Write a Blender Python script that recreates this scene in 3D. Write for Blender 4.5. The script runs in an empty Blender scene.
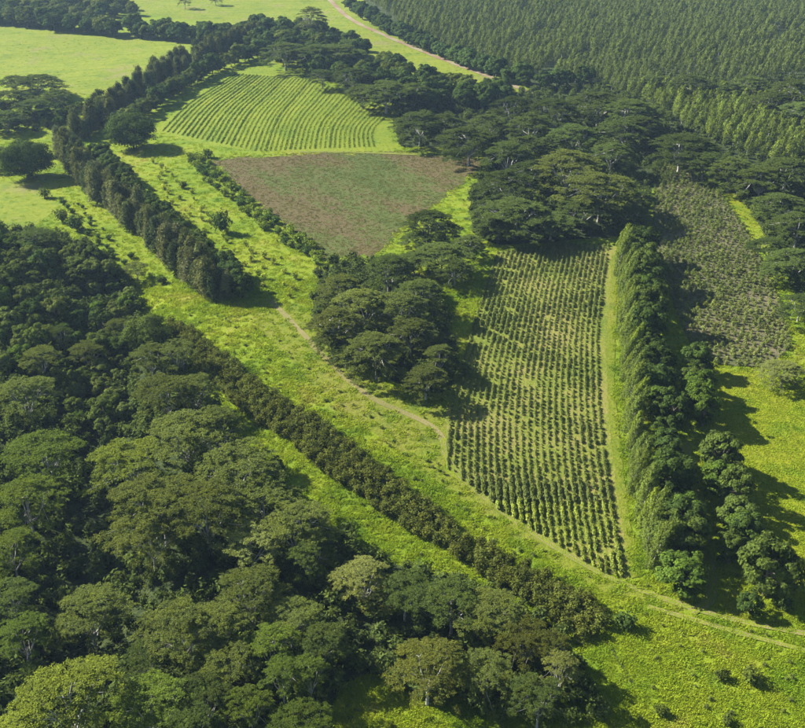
import bpy, math, random
import numpy as np
from mathutils import Vector, Matrix, geometry
R = math.radians
RNG = np.random.default_rng(7)
random.seed(7)
scene = bpy.context.scene
C = scene.collection

# ------------------------------------------------------------------ camera
FPX, PW, PH = 1000.0, 805.0, 728.0
CAMZ, PITCH = 140.0, R(27.9)
cam_d = bpy.data.cameras.new("camera"); cam = bpy.data.objects.new("camera", cam_d); C.objects.link(cam)
cam_d.sensor_fit = 'HORIZONTAL'; cam_d.sensor_width = 36.0; cam_d.lens = 36.0 * FPX / PW
cam_d.clip_start = 1.0; cam_d.clip_end = 20000.0
cam.location = (0, 0, CAMZ); cam.rotation_euler = (math.pi / 2 - PITCH, 0, 0)
scene.camera = cam

# ------------------------------------------------------------------ sky, sun, exposure
SUN_EL = R(34); SUN_AZ = math.atan2(-0.90, 0.42)          # azimuth of the sun itself, clockwise from +Y
world = bpy.data.worlds.new("World"); scene.world = world; world.use_nodes = True
wn = world.node_tree.nodes; wl = world.node_tree.links
sky = wn.new("ShaderNodeTexSky"); sky.sky_type = 'NISHITA'; sky.sun_disc = False
sky.sun_elevation = SUN_EL; sky.sun_rotation = SUN_AZ
sky.altitude = 200; sky.air_density = 1.0; sky.dust_density = 0.6
bg = wn["Background"]; bg.inputs[1].default_value = 0.05
wl.new(sky.outputs[0], bg.inputs[0])
sun_d = bpy.data.lights.new("sun", 'SUN'); sun_d.energy = 5.0; sun_d.angle = R(0.53); sun_d.color = (1.0, 0.95, 0.86)
sun = bpy.data.objects.new("sun", sun_d); C.objects.link(sun)
sdir = Vector((math.sin(SUN_AZ) * math.cos(SUN_EL), math.cos(SUN_AZ) * math.cos(SUN_EL), math.sin(SUN_EL)))
sun.rotation_euler = sdir.to_track_quat('Z', 'Y').to_euler(); sun.location = (0, 0, 400)
vs = scene.view_settings
vs.view_transform = 'Standard'; vs.look = 'None'; vs.gamma = 1.0; vs.exposure = 1.86; vs.use_curve_mapping = False
scene.cycles.max_bounces = 3; scene.cycles.diffuse_bounces = 2; scene.cycles.transmission_bounces = 2
scene.cycles.glossy_bounces = 1; scene.cycles.volume_bounces = 0; scene.cycles.transparent_max_bounces = 4
scene.cycles.use_denoising = True; scene.cycles.denoising_prefilter = 'NONE'
scene.cycles.caustics_reflective = False; scene.cycles.caustics_refractive = False

# ------------------------------------------------------------------ pixel -> ground
CP, SP = math.cos(PITCH), math.sin(PITCH)
def ray(px, py):
    px = np.asarray(px, float); py = np.asarray(py, float)
    a = (px - PW / 2) / FPX; b = (PH / 2 - py) / FPX
    return a, CP + b * SP, -SP + b * CP                     # direction x, y, z
def ground0(px, py, z=0.0):
    dx, dy, dz = ray(px, py); t = (z - CAMZ) / dz
    return dx * t, dy * t
def project(x, y, z):
    zz = z - CAMZ
    d = y * CP - zz * SP; u = y * SP + zz * CP
    return PW / 2 + FPX * x / d, PH / 2 - FPX * u / d, d
GULLY = [ground0(*p) for p in ((78, 640), (80, 560), (84, 480), (92, 400), (100, 330), (104, 290))]
GULLY = np.array(GULLY)
HILL = ground0(285, 100)
def segdist(x, y, P):
    best = np.full(np.shape(x), 1e9)
    for (ax, ay), (bx, by) in zip(P[:-1], P[1:]):
        vx, vy = bx - ax, by - ay; L = vx * vx + vy * vy
        t = np.clip(((x - ax) * vx + (y - ay) * vy) / L, 0, 1)
        best = np.minimum(best, np.hypot(x - ax - t * vx, y - ay - t * vy))
    return best
def height(x, y):
    x = np.asarray(x, float); y = np.asarray(y, float)
    z = 1.3 * np.sin(x / 61 + 0.7) * np.cos(y / 83 + 0.4) + 0.7 * np.sin(x / 37 - y / 49 + 1.1)
    z = z - 8.0 * np.exp(-(segdist(x, y, GULLY) / 15.0) ** 2)
    z = z + 5.0 * np.exp(-(((x - HILL[0]) / 80) ** 2 + ((y - HILL[1]) / 110) ** 2))
    return z
def at(px, py, zo=0.0):
    x, y = ground0(px, py, zo)
    for _ in range(25):
        z = height(x, y) + zo
        nx, ny = ground0(px, py, z)
        x = 0.5 * x + 0.5 * nx; y = 0.5 * y + 0.5 * ny
    return x, y
def poly(pts, zo=0.0):
    a = np.array(pts, float); x, y = at(a[:, 0], a[:, 1], zo)
    return np.stack([x, y], 1)
def inside(P, x, y):
    x = np.asarray(x); y = np.asarray(y); r = np.zeros(x.shape, bool)
    n = len(P); j = n - 1
    for i in range(n):
        xi, yi = P[i]; xj, yj = P[j]
        c = ((yi > y) != (yj > y)) & (x < (xj - xi) * (y - yi) / (yj - yi + 1e-12) + xi)
        r ^= c; j = i
    return r
def resample(P, step):
    P = np.asarray(P, float); out = [P[0]]
    seg = np.hypot(*(P[1:] - P[:-1]).T); cum = np.concatenate([[0], np.cumsum(seg)])
    n = max(2, int(round(cum[-1] / step)) + 1); s = np.linspace(0, cum[-1], n)
    return np.stack([np.interp(s, cum, P[:, 0]), np.interp(s, cum, P[:, 1])], 1)
def smooth(P, it=2):
    P = np.asarray(P, float)
    for _ in range(it):
        Q = [P[0]]
        for a, b in zip(P[:-1], P[1:]): Q += [a * .75 + b * .25, a * .25 + b * .75]
        Q.append(P[-1]); P = np.array(Q)
    return P
def poisson(P, spacing, n_try=None, seed=0):
    g = np.random.default_rng(seed); x0, y0 = P.min(0); x1, y1 = P.max(0)
    n = n_try or int((x1 - x0) * (y1 - y0) / spacing ** 2 * 9) + 50
    xs = g.uniform(x0, x1, n); ys = g.uniform(y0, y1, n); m = inside(P, xs, ys); xs, ys = xs[m], ys[m]
    grid = {}; out = []; s2 = spacing ** 2
    for x, y in zip(xs, ys):
        k = (int(x // spacing), int(y // spacing)); ok = True
        for i in (-1, 0, 1):
            for j in (-1, 0, 1):
                for (a, b) in grid.get((k[0] + i, k[1] + j), ()):
                    if (a - x) ** 2 + (b - y) ** 2 < s2: ok = False
        if ok: grid.setdefault(k, []).append((x, y)); out.append((x, y))
    return np.array(out)

# ------------------------------------------------------------------ mesh helpers
class MB:
    def __init__(s): s.v = []; s.f = []; s.m = []; s.n = 0
    def add(s, v, f, mat=0):
        v = np.asarray(v, np.float32).reshape(-1, 3); f = np.asarray(f, np.int32)
        s.v.append(v); s.f.append(f + s.n); s.m.append(np.full(len(f), mat, np.int32)); s.n += len(v)
    def mesh(s, name, mats, smooth_=False):
        me = bpy.data.meshes.new(name); v = np.concatenate(s.v)
        me.vertices.add(len(v)); me.vertices.foreach_set("co", v.ravel())
        nl = sum(f.size for f in s.f); np_ = sum(len(f) for f in s.f)
        me.loops.add(nl); me.polygons.add(np_)
        me.loops.foreach_set("vertex_index", np.concatenate([f.ravel() for f in s.f]))
        tot = np.concatenate([np.full(len(f), f.shape[1], np.int32) for f in s.f])
        st = np.concatenate([[0], np.cumsum(tot)[:-1]]).astype(np.int32)
        me.polygons.foreach_set("loop_start", st)
        try: me.polygons.foreach_set("loop_total", tot)
        except Exception: pass
        me.polygons.foreach_set("material_index", np.concatenate(s.m))
        if smooth_: me.polygons.foreach_set("use_smooth", np.ones(np_, bool))
        for m in (mats if isinstance(mats, (list, tuple)) else [mats]): me.materials.append(m)
        me.update(calc_edges=True); return me
def norm(a): return a / (np.linalg.norm(a, axis=-1, keepdims=True) + 1e-9)
def leaves(mb, cen, nrm, ln, wd, g, mat=0, tdir=None, fold=0.0):
    """diamond-shaped leaf sprays; cen (n,3), nrm (n,3), ln / wd (n,) half length / half width"""
    n = len(cen); nrm = norm(nrm)
    t = g.normal(size=(n, 3)) if tdir is None else tdir
    t = norm(t - nrm * np.sum(t * nrm, 1, keepdims=True)); b = np.cross(nrm, t)
    ln = np.broadcast_to(ln, (n,))[:, None]; wd = np.broadcast_to(wd, (n,))[:, None]
    a = cen - t * ln; c = cen + t * ln
    p = cen + b * wd - t * ln * 0.15 - nrm * fold * wd; q = cen - b * wd - t * ln * 0.15 - nrm * fold * wd
    v = np.stack([a, p, c, q], 1).reshape(-1, 3)
    f = np.arange(n * 4).reshape(n, 4); mb.add(v, f, mat)
def tube(mb, pts, rad, sides=6, mat=0):
    pts = np.asarray(pts, float); k = len(pts)
    d = np.gradient(pts, axis=0); d = norm(d)
    ref = np.where(np.abs(d[:, 2:3]) > 0.9, np.array([[1., 0, 0]]), np.array([[0., 0, 1.]]))
    u = norm(np.cross(d, ref)); w = np.cross(d, u)
    an = np.arange(sides) * 2 * math.pi / sides
    ring = pts[:, None] + (u[:, None] * np.cos(an)[None, :, None] + w[:, None] * np.sin(an)[None, :, None]) * np.asarray(rad)[:, None, None]
    f = []
    for i in range(k - 1):
        for j in range(sides):
            f.append((i * sides + j, i * sides + (j + 1) % sides, (i + 1) * sides + (j + 1) % sides, (i + 1) * sides + j))
    mb.add(ring.reshape(-1, 3), f, mat)
def limb(mb, a, b, r0, r1, g, sag=0.0, k=5, sides=5, mat=0):
    a = np.asarray(a, float); b = np.asarray(b, float); t = np.linspace(0, 1, k)[:, None]
    p = a + (b - a) * t; p[:, 2] += (np.sin(t[:, 0] * math.pi) * sag)
    p[1:-1] += g.normal(size=(k - 2, 3)) * 0.03 * np.linalg.norm(b - a)
    tube(mb, p, np.linspace(r0, r1, k), sides, mat)

# ------------------------------------------------------------------ materials
def mat_new(name):
    m = bpy.data.materials.new(name); m.use_nodes = True; nt = m.node_tree; nt.nodes.clear()
    out = nt.nodes.new("ShaderNodeOutputMaterial"); return m, nt, out
def N(nt, t, **kw):
    n = nt.nodes.new(t)
    for k, v in kw.items(): setattr(n, k, v)
    return n
def ramp(nt, fac, stops):
    r = N(nt, "ShaderNodeValToRGB"); e = r.color_ramp.elements
    while len(e) > 1: e.remove(e[-1])
    for i, (p, c) in enumerate(stops):
        el = e[0] if i == 0 else e.new(p)
        el.position = p; el.color = (*c, 1)
    nt.links.new(fac, r.inputs[0]); return r.outputs[0]
def noise(nt, scale, detail=3, vec=None, rough=0.55):
    n = N(nt, "ShaderNodeTexNoise"); n.inputs["Scale"].default_value = scale; n.inputs["Detail"].default_value = detail
    n.inputs["Roughness"].default_value = rough
    if vec is None: vec = N(nt, "ShaderNodeNewGeometry").outputs["Position"]
    nt.links.new(vec, n.inputs["Vector"]); return n.outputs["Fac"]
def mixc(nt, fac, a, b, mode='MIX'):
    m = N(nt, "ShaderNodeMix", data_type='RGBA', blend_type=mode)
    for sock, v in ((m.inputs[0], fac), (m.inputs[6], a), (m.inputs[7], b)):
        if isinstance(v, (int, float)): sock.default_value = v
        elif isinstance(v, tuple): sock.default_value = (*v, 1)
        else: nt.links.new(v, sock)
    return m.outputs[2]
def mth(nt, op, a, b=0.0):
    m = N(nt, "ShaderNodeMath", operation=op)
    for s, v in ((m.inputs[0], a), (m.inputs[1], b)):
        if isinstance(v, (int, float)): s.default_value = v
        else: nt.links.new(v, s)
    return m.outputs[0]
def bump(nt, h, strength, dist):
    b = N(nt, "ShaderNodeBump"); b.inputs["Strength"].default_value = strength; b.inputs["Distance"].default_value = dist
    nt.links.new(h, b.inputs["Height"]); return b.outputs[0]
def maprange(nt, v, a, b, c, d):
    m = N(nt, "ShaderNodeMapRange"); nt.links.new(v, m.inputs[0])
    for i, q in enumerate((a, b, c, d)): m.inputs[i + 1].default_value = q
    return m.outputs[0]

GRASS = [(0.30, (0.060, 0.100, 0.010)), (0.40, (0.104, 0.156, 0.009)), (0.49, (0.140, 0.185, 0.010)), (0.58, (0.164, 0.196, 0.013)), (0.70, (0.190, 0.180, 0.034))]
def grass_colour(nt, stops=GRASS):
    a = noise(nt, 0.028, 4); b = noise(nt, 0.17, 4)
    s = mth(nt, 'ADD', mth(nt, 'MULTIPLY', a, 0.62), mth(nt, 'MULTIPLY', b, 0.40))
    c = ramp(nt, s, stops); d = maprange(nt, noise(nt, 0.09, 5, rough=0.65), 0.53, 0.66, 0, 0.75)
    return mixc(nt, d, c, mixc(nt, 1.0, c, (0.62, 0.80, 0.9), 'MULTIPLY'))
def leaf_mat(name, col, var=0.45, trans=0.28, rough=0.55, spec=0.25, warm=(1.15, 1.12, 0.75)):
    """col x object colour x per-spray and per-tree variation"""
    m, nt, out = mat_new(name)
    oi = N(nt, "ShaderNodeObjectInfo"); ge = N(nt, "ShaderNodeNewGeometry")
    c = mixc(nt, 1.0, col, oi.outputs["Color"], 'MULTIPLY')
    isl = ge.outputs["Random Per Island"]
    val = mth(nt, 'ADD', mth(nt, 'MULTIPLY', isl, 2 * var), 1 - var)
    cc = N(nt, "ShaderNodeCombineColor")
    for i in range(3): nt.links.new(val, cc.inputs[i])
    c = mixc(nt, 1.0, c, cc.outputs[0], 'MULTIPLY')
    nz = maprange(nt, noise(nt, 0.35, 3), 0.4, 0.68, 0, 1)
    c = mixc(nt, nz, c, mixc(nt, 1.0, c, warm, 'MULTIPLY'))
    p = N(nt, "ShaderNodeBsdfDiffuse"); nt.links.new(c, p.inputs[0])
    t = N(nt, "ShaderNodeBsdfTranslucent"); nt.links.new(mixc(nt, 1.0, c, (1.22, 1.22, 0.7), 'MULTIPLY'), t.inputs[0])
    mx = N(nt, "ShaderNodeMixShader"); mx.inputs[0].default_value = trans
    nt.links.new(p.outputs[0], mx.inputs[1]); nt.links.new(t.outputs[0], mx.inputs[2]); nt.links.new(mx.outputs[0], out.inputs[0])
    return m
def ground_mat(name, colf, bumps=((1.2, 0.5, 0.25), (6.0, 0.35, 0.08))):
    m, nt, out = mat_new(name)
    c = colf(nt)
    p = N(nt, "ShaderNodeBsdfPrincipled"); p.inputs["Roughness"].default_value = 0.9; p.inputs["Specular IOR Level"].default_value = 0.05
    nt.links.new(c, p.inputs["Base Color"])
    h = None
    for sc, am, ds in bumps:
        v = mth(nt, 'MULTIPLY', noise(nt, sc, 3), am)
        h = v if h is None else mth(nt, 'ADD', h, v)
    nt.links.new(bump(nt, h, 1.0, 0.6), p.inputs["Normal"])
    nt.links.new(p.outputs[0], out.inputs[0]); return m
def bark_mat(name, a, b):
    m, nt, out = mat_new(name)
    c = ramp(nt, noise(nt, 1.6, 4), [(0.3, a), (0.7, b)])
    p = N(nt, "ShaderNodeBsdfPrincipled"); p.inputs["Roughness"].default_value = 0.85
    nt.links.new(c, p.inputs["Base Color"]); nt.links.new(bump(nt, noise(nt, 7, 3), 0.6, 0.05), p.inputs["Normal"])
    nt.links.new(p.outputs[0], out.inputs[0]); return m

M = {}
def col_grass(nt):
    c = grass_colour(nt); d = maprange(nt, noise(nt, 2.2, 3), 0.36, 0.60, 0, 1)
    c = mixc(nt, d, mixc(nt, 1.0, c, (0.72, 0.80, 0.75), 'MULTIPLY'), c)
    return c
M['grass'] = ground_mat("grass_ground", col_grass)
def col_pasture(nt):
    c = grass_colour(nt, [(0.3, (0.112, 0.145, 0.011)), (0.5, (0.150, 0.175, 0.014)), (0.7, (0.182, 0.192, 0.022))])
    d = maprange(nt, noise(nt, 0.5, 5), 0.35, 0.65, 0, 1)
    mp = N(nt, "ShaderNodeMapping"); mp.vector_type = 'TEXTURE'; mp.inputs["Rotation"].default_value = (0, 0, 0.3); mp.inputs["Scale"].default_value = (9.0, 1.0, 1.0)
    nt.links.new(N(nt, "ShaderNodeNewGeometry").outputs["Position"], mp.inputs[0])
    e = maprange(nt, noise(nt, 0.22, 4, mp.outputs[0]), 0.42, 0.66, 0, 1)
    c = mixc(nt, e, c, mixc(nt, 1.0, c, (0.80, 0.88, 0.85), 'MULTIPLY'))
    k = maprange(nt, noise(nt, 0.04, 5), 0.56, 0.70, 0, 1)
    c = mixc(nt, k, c, (0.165, 0.155, 0.045))
    return mixc(nt, d, mixc(nt, 1.0, c, (0.74, 0.82, 0.85), 'MULTIPLY'), c)
M['pasture'] = ground_mat("pasture_ground", col_pasture, ((0.6, 0.5, 0.2), (3.0, 0.4, 0.1)))
def col_meadow(nt):
    c = grass_colour(nt, [(0.28, (0.092, 0.128, 0.010)), (0.5, (0.135, 0.155, 0.015)), (0.66, (0.155, 0.152, 0.028)), (0.8, (0.165, 0.140, 0.05))])
    d = maprange(nt, noise(nt, 1.1, 4), 0.35, 0.6, 0, 1)
    return mixc(nt, d, mixc(nt, 1.0, c, (0.7, 0.78, 0.7), 'MULTIPLY'), c)
M['meadow'] = ground_mat("dry_meadow_ground", col_meadow)
def col_brown(nt):
    (ax_, ay_), (bx_, by_) = at(235, 166), at(375, 248)
    mp = N(nt, "ShaderNodeMapping"); mp.vector_type = 'TEXTURE'; mp.inputs["Rotation"].default_value = (0, 0, math.atan2(by_ - ay_, bx_ - ax_)); mp.inputs["Scale"].default_value = (2.4, 1.0, 1.0)
    nt.links.new(N(nt, "ShaderNodeNewGeometry").outputs["Position"], mp.inputs[0])
    a = noise(nt, 0.035, 4, mp.outputs[0]); b = noise(nt, 0.35, 5); c_ = noise(nt, 0.5, 3, mp.outputs[0])
    s = mth(nt, 'ADD', mth(nt, 'MULTIPLY', a, 0.66), mth(nt, 'ADD', mth(nt, 'MULTIPLY', b, 0.28), mth(nt, 'MULTIPLY', c_, 0.11)))
    return ramp(nt, s, [(0.40, (0.050, 0.072, 0.016)), (0.49, (0.070, 0.086, 0.023)), (0.53, (0.082, 0.076, 0.028)), (0.57, (0.090, 0.068, 0.033)), (0.66, (0.084, 0.076, 0.028))])
M['brown'] = ground_mat("weedy_fallow_ground", col_brown)
def col_soil(nt):
    return ramp(nt, mth(nt, 'ADD', mth(nt, 'MULTIPLY', noise(nt, 0.05, 3), 0.5), mth(nt, 'MULTIPLY', noise(nt, 0.8, 4), 0.5)),
                [(0.36, (0.085, 0.120, 0.016)), (0.47, (0.130, 0.152, 0.022)), (0.58, (0.175, 0.162, 0.042)), (0.7, (0.195, 0.160, 0.068))])
M['orchard_soil'] = ground_mat("orchard_ground", col_soil)
def col_scrub(nt):
    return ramp(nt, mth(nt, 'ADD', mth(nt, 'MULTIPLY', noise(nt, 0.05, 3), 0.45), mth(nt, 'MULTIPLY', noise(nt, 0.9, 4), 0.55)),
                [(0.38, (0.052, 0.068, 0.022)), (0.5, (0.09, 0.088, 0.042)), (0.64, (0.135, 0.115, 0.068))])
M['scrub'] = ground_mat("scrub_ground", col_scrub)
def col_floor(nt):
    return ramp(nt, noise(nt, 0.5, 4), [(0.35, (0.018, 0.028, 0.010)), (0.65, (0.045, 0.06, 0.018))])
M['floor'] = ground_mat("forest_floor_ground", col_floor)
def col_yellow(nt):
    c = grass_colour(nt, [(0.3, (0.125, 0.155, 0.007)), (0.5, (0.165, 0.182, 0.008)), (0.7, (0.195, 0.195, 0.014))])
    d = maprange(nt, noise(nt, 1.5, 4), 0.38, 0.58, 0, 1)
    return mixc(nt, d, mixc(nt, 1.0, c, (0.62, 0.74, 0.7), 'MULTIPLY'), c)
M['yellow'] = ground_mat("crop_ground", col_yellow)
def col_stripe(nt):
    c = grass_colour(nt, [(0.3, (0.095, 0.135, 0.012)), (0.5, (0.125, 0.162, 0.012)), (0.7, (0.155, 0.178, 0.015))])
    return c
M['stripe'] = ground_mat("row_crop_ground", col_stripe, ((0.9, 0.5, 0.2), (3.0, 0.4, 0.1)))
def track_mat(nm="dirt_track_surface", bare=False, cols=((0.17, 0.105, 0.075), (0.20, 0.17, 0.11))):
    m, nt, out = mat_new(nm)
    uv = N(nt, "ShaderNodeUVMap"); sx = N(nt, "ShaderNodeSeparateXYZ"); nt.links.new(uv.outputs[0], sx.inputs[0])
    u = sx.outputs[0]
    w = mth(nt, 'ABSOLUTE', mth(nt, 'SUBTRACT', mth(nt, 'ABSOLUTE', mth(nt, 'SUBTRACT', u, 0.5)), 0.26))
    w = mth(nt, 'ADD', w, mth(nt, 'MULTIPLY', mth(nt, 'SUBTRACT', noise(nt, 0.7, 4), 0.5), 0.5))
    f = maprange(nt, w, 0.0, 0.16, 0.9, 0)
    dirt = ramp(nt, noise(nt, 0.9, 4), [(0.3, (0.125, 0.108, 0.042)), (0.7, (0.165, 0.138, 0.064))])
    gr = ramp(nt, noise(nt, 0.6, 4), [(0.3, (0.085, 0.125, 0.010)), (0.7, (0.140, 0.165, 0.014))])
    if bare:
        dirt = ramp(nt, noise(nt, 0.06, 4), [(0.4, cols[0]), (0.6, cols[1])]); f = maprange(nt, w, 0.15, 0.42, 1, 0)
    c = mixc(nt, f, gr, dirt)
    p = N(nt, "ShaderNodeBsdfPrincipled"); p.inputs["Roughness"].default_value = 0.95; p.inputs["Specular IOR Level"].default_value = 0.05
    nt.links.new(c, p.inputs["Base Color"]); nt.links.new(bump(nt, noise(nt, 2.5, 4), 0.7, 0.3), p.inputs["Normal"])
    nt.links.new(p.outputs[0], out.inputs[0]); return m
M['track'] = track_mat(); M['road'] = track_mat('dirt_road_surface', True); M['tan'] = track_mat('tan_track_surface', True, ((0.125, 0.118, 0.04), (0.165, 0.142, 0.062)))
M['bark_pale'] = bark_mat("pale_bark", (0.20, 0.19, 0.165), (0.38, 0.365, 0.33))
M['bark_dark'] = bark_mat("dark_bark", (0.07, 0.055, 0.04), (0.15, 0.125, 0.10))
M['albizia'] = leaf_mat("albizia_leaf", (0.084, 0.102, 0.028))
M['broad'] = leaf_mat("broadleaf_leaf", (0.060, 0.083, 0.022), rough=0.42, spec=0.45)
M['euc'] = leaf_mat("eucalyptus_leaf", (0.100, 0.132, 0.034), rough=0.45, spec=0.4)
M['iron'] = leaf_mat("ironwood_needle", (0.078, 0.092, 0.042), trans=0.2)
M['shrub'] = leaf_mat("shrub_leaf", (0.078, 0.090, 0.024), rough=0.4, spec=0.5)
M['crop'] = leaf_mat("crop_leaf", (0.112, 0.140, 0.036), rough=0.5)
def blade_mat(name, stops, var=0.35):
    m, nt, out = mat_new(name)
    c = grass_colour(nt, stops); isl = N(nt, "ShaderNodeNewGeometry").outputs["Random Per Island"]
    oi = N(nt, "ShaderNodeObjectInfo")
    val = mth(nt, 'ADD', mth(nt, 'MULTIPLY', mth(nt, 'ADD', isl, oi.outputs["Random"]), var), 1.12 - var)
    cc = N(nt, "ShaderNodeCombineColor")
    for i in range(3): nt.links.new(val, cc.inputs[i])
    c = mixc(nt, 1.0, c, cc.outputs[0], 'MULTIPLY')
    c = mixc(nt, 1.0, c, oi.outputs["Color"], 'MULTIPLY')
    p = N(nt, "ShaderNodeBsdfDiffuse"); nt.links.new(c, p.inputs[0])
    t = N(nt, "ShaderNodeBsdfTranslucent"); nt.links.new(mixc(nt, 1.0, c, (1.2, 1.2, 0.6), 'MULTIPLY'), t.inputs[0])
    mx = N(nt, "ShaderNodeMixShader"); mx.inputs[0].default_value = 0.4
    nt.links.new(p.outputs[0], mx.inputs[1]); nt.links.new(t.outputs[0], mx.inputs[2]); nt.links.new(mx.outputs[0], out.inputs[0])
    return m
BR = 1.38
M['blade'] = blade_mat("grass_blade", [(p, tuple(BR * v for v in c)) for p, c in GRASS], 0.2)

M['weed'] = blade_mat('weed_blade', [(0.3, (0.085, 0.100, 0.022)), (0.7, (0.120, 0.105, 0.034))])
# ------------------------------------------------------------------ tagging helpers
def tag(o, label=None, cat=None, group=None, kind=None):
    if label: o["label"] = label
    if cat: o["category"] = cat
    if group: o["group"] = group
    if kind: o["kind"] = kind
    return o
def link(name, me, loc=(0, 0, 0)):
    o = bpy.data.objects.new(name, me); C.objects.link(o); o.location = loc; return o
ORD = ("zeroth first second third fourth fifth sixth seventh eighth ninth tenth eleventh twelfth thirteenth fourteenth fifteenth sixteenth "
       "seventeenth eighteenth nineteenth twentieth").split()
def ordinal(i):
    if i > 89: return f"{i}th" if 10 < i % 100 < 14 else f"{i}" + {1: 'st', 2: 'nd', 3: 'rd'}.get(i % 10, 'th')
    if i <= 20: return ORD[i]
    tens = {2: 'twenty', 3: 'thirty', 4: 'forty', 5: 'fifty', 6: 'sixty', 7: 'seventy', 8: 'eighty'}
    t, u = divmod(i, 10)
    if u == 0: return {20: 'twentieth', 30: 'thirtieth', 40: 'fortieth', 50: 'fiftieth', 60: 'sixtieth', 70: 'seventieth', 80: 'eightieth'}[i]
    return tens[t] + '-' + ORD[u]

# ------------------------------------------------------------------ the ground and the fields on it
def axis(lo, hi, step, far):
    fine = np.arange(lo, hi + 1, step); k = np.array([30, 80, 180, 400, 900, 2000, 4500, far])
    return np.concatenate([lo - k[::-1], fine, hi + k])
gx = axis(-520, 520, 4.0, 9000.); gy = axis(60, 1300, 4.0, 9000.)
X, Y = np.meshgrid(gx, gy); Z = height(X, Y)
mb = MB(); nx, ny = len(gx), len(gy)
i = (np.arange(ny - 1)[:, None] * nx + np.arange(nx - 1)[None, :]).ravel()
mb.add(np.stack([X, Y, Z], -1).reshape(-1, 3), np.stack([i, i + 1, i + 1 + nx, i + nx], 1))
g_o = link("ground", mb.mesh("ground", M['grass'], True)); tag(g_o, kind='structure', label="bright green tall grass ground between the fields and trees")

def patch(name, pts, mat, label, lift=0.06, jit=0.8, step=2.5, inner=6.0, kind='structure', closed_smooth=1):
    P = poly(pts); g = np.random.default_rng(len(name) + len(pts))
    Q = resample(np.vstack([P, P[:1]]), step)[:-1]
    Q = Q + g.normal(size=Q.shape) * jit * 0.5
    x0, y0 = Q.min(0); x1, y1 = Q.max(0)
    I = np.stack(np.meshgrid(np.arange(x0, x1, inner), np.arange(y0, y1, inner)), -1).reshape(-1, 2)
    I = I + g.uniform(-.5, .5, I.shape); m = inside(Q, I[:, 0], I[:, 1]); I = I[m]
    n = len(Q); V = [Vector(p) for p in np.vstack([Q, I])]
    E = [(k, (k + 1) % n) for k in range(n)]
    vo, eo, fo = geometry.delaunay_2d_cdt(V, E, [], 1, 1e-4)[:3]
    v = np.array([(p.x, p.y) for p in vo]); z = height(v[:, 0], v[:, 1]) + lift
    f = np.array(fo)
    a, b, c = v[f[:, 0]], v[f[:, 1]], v[f[:, 2]]
    flip = ((b - a)[:, 0] * (c - a)[:, 1] - (b - a)[:, 1] * (c - a)[:, 0]) < 0
    f[flip] = f[flip][:, ::-1]
    mb = MB(); mb.add(np.column_stack([v, z]), f)
    o = link(name, mb.mesh(name, M[mat], True)); tag(o, label=label, kind=kind); return P
def ribbon(name, pts, width, label, lift=0.14, mat='track', wfun=None):
    L = smooth(poly(pts), 3); L = resample(L, 2.0)
    d = np.gradient(L, axis=0); d /= np.hypot(d[:, 0], d[:, 1])[:, None] + 1e-9; n = np.stack([-d[:, 1], d[:, 0]], 1)
    us = np.linspace(0, 1, 5); g = np.random.default_rng(3)
    W = width * (1 + 0.10 * np.sin(np.arange(len(L)) * 0.35) + 0.08 * g.normal(size=len(L)))
    P = L[:, None] + n[:, None] * ((us - 0.5)[None, :, None] * W[:, None, None])
    z = height(P[..., 0], P[..., 1]) + lift
    k = len(L); V = np.concatenate([P, z[..., None]], -1).reshape(-1, 3)
    i = (np.arange(k - 1)[:, None] * 5 + np.arange(4)[None]).ravel()
    F = np.stack([i, i + 5, i + 6, i + 1], 1)
    mb = MB(); mb.add(V, F); me = mb.mesh(name, M[mat], True)
    uvl = me.uv_layers.new(name="UVMap"); U = np.tile(us, k); li = np.empty(len(me.loops), np.int32)
    me.loops.foreach_get("vertex_index", li)
    uvl.data.foreach_set("uv", np.stack([U[li], np.zeros(len(li))], 1).ravel().astype(np.float32))
    o = link(name, me); tag(o, label=label, kind='structure'); return L, width

PX = {}   # polygons in photograph pixels
PX['left_forest'] = [(-60, 232), (30, 232), (95, 252), (128, 285), (150, 325), (168, 352), (208, 402), (245, 445), (290, 490), (325, 535), (380, 560), (460, 585), (560, 630), (585, 690), (520, 700), (430, 690), (370, 672), (335, 690), (330, 760), (-80, 760)]
PX['plantation'] = [(338, -25), (400, 34), (470, 62), (540, 90), (600, 82), (660, 100), (720, 135), (830, 168), (900, 170), (900, -25)]
PX['mid_forest'] = [(395, 118), (440, 92), (530, 92), (610, 85), (700, 120), (830, 165), (840, 330), (800, 300), (770, 240), (735, 195), (690, 160), (655, 170), (645, 235), (500, 246), (474, 235), (468, 195), (492, 162), (470, 148), (400, 146)]
PX['clump'] = [(318, 275), (340, 262), (400, 268), (440, 300), (465, 375), (440, 395), (400, 385), (340, 350), (310, 318)]
PX['orchard'] = [(497, 252), (560, 244), (618, 246), (614, 300), (611, 370), (618, 450), (634, 582), (600, 570), (555, 545), (500, 510), (446, 468), (445, 405), (470, 335)]
PX['fallow'] = [(210, 160), (300, 155), (400, 153), (488, 161), (446, 196), (404, 226), (375, 256), (330, 260), (295, 235), (255, 200)]
PX['striped'] = [(155, 130), (190, 100), (225, 75), (262, 66), (300, 76), (345, 98), (400, 112), (390, 130), (395, 152), (300, 152), (240, 150), (190, 142)]
PX['scrub'] = [(655, 168), (690, 165), (722, 195), (755, 245), (780, 300), (792, 345), (770, 368), (712, 364), (688, 340), (668, 290), (652, 235)]
PX['yellow'] = [(708, 368), (750, 372), (830, 385), (900, 420), (900, 640), (800, 606), (770, 560), (738, 500), (716, 440), (698, 425)]
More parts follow.
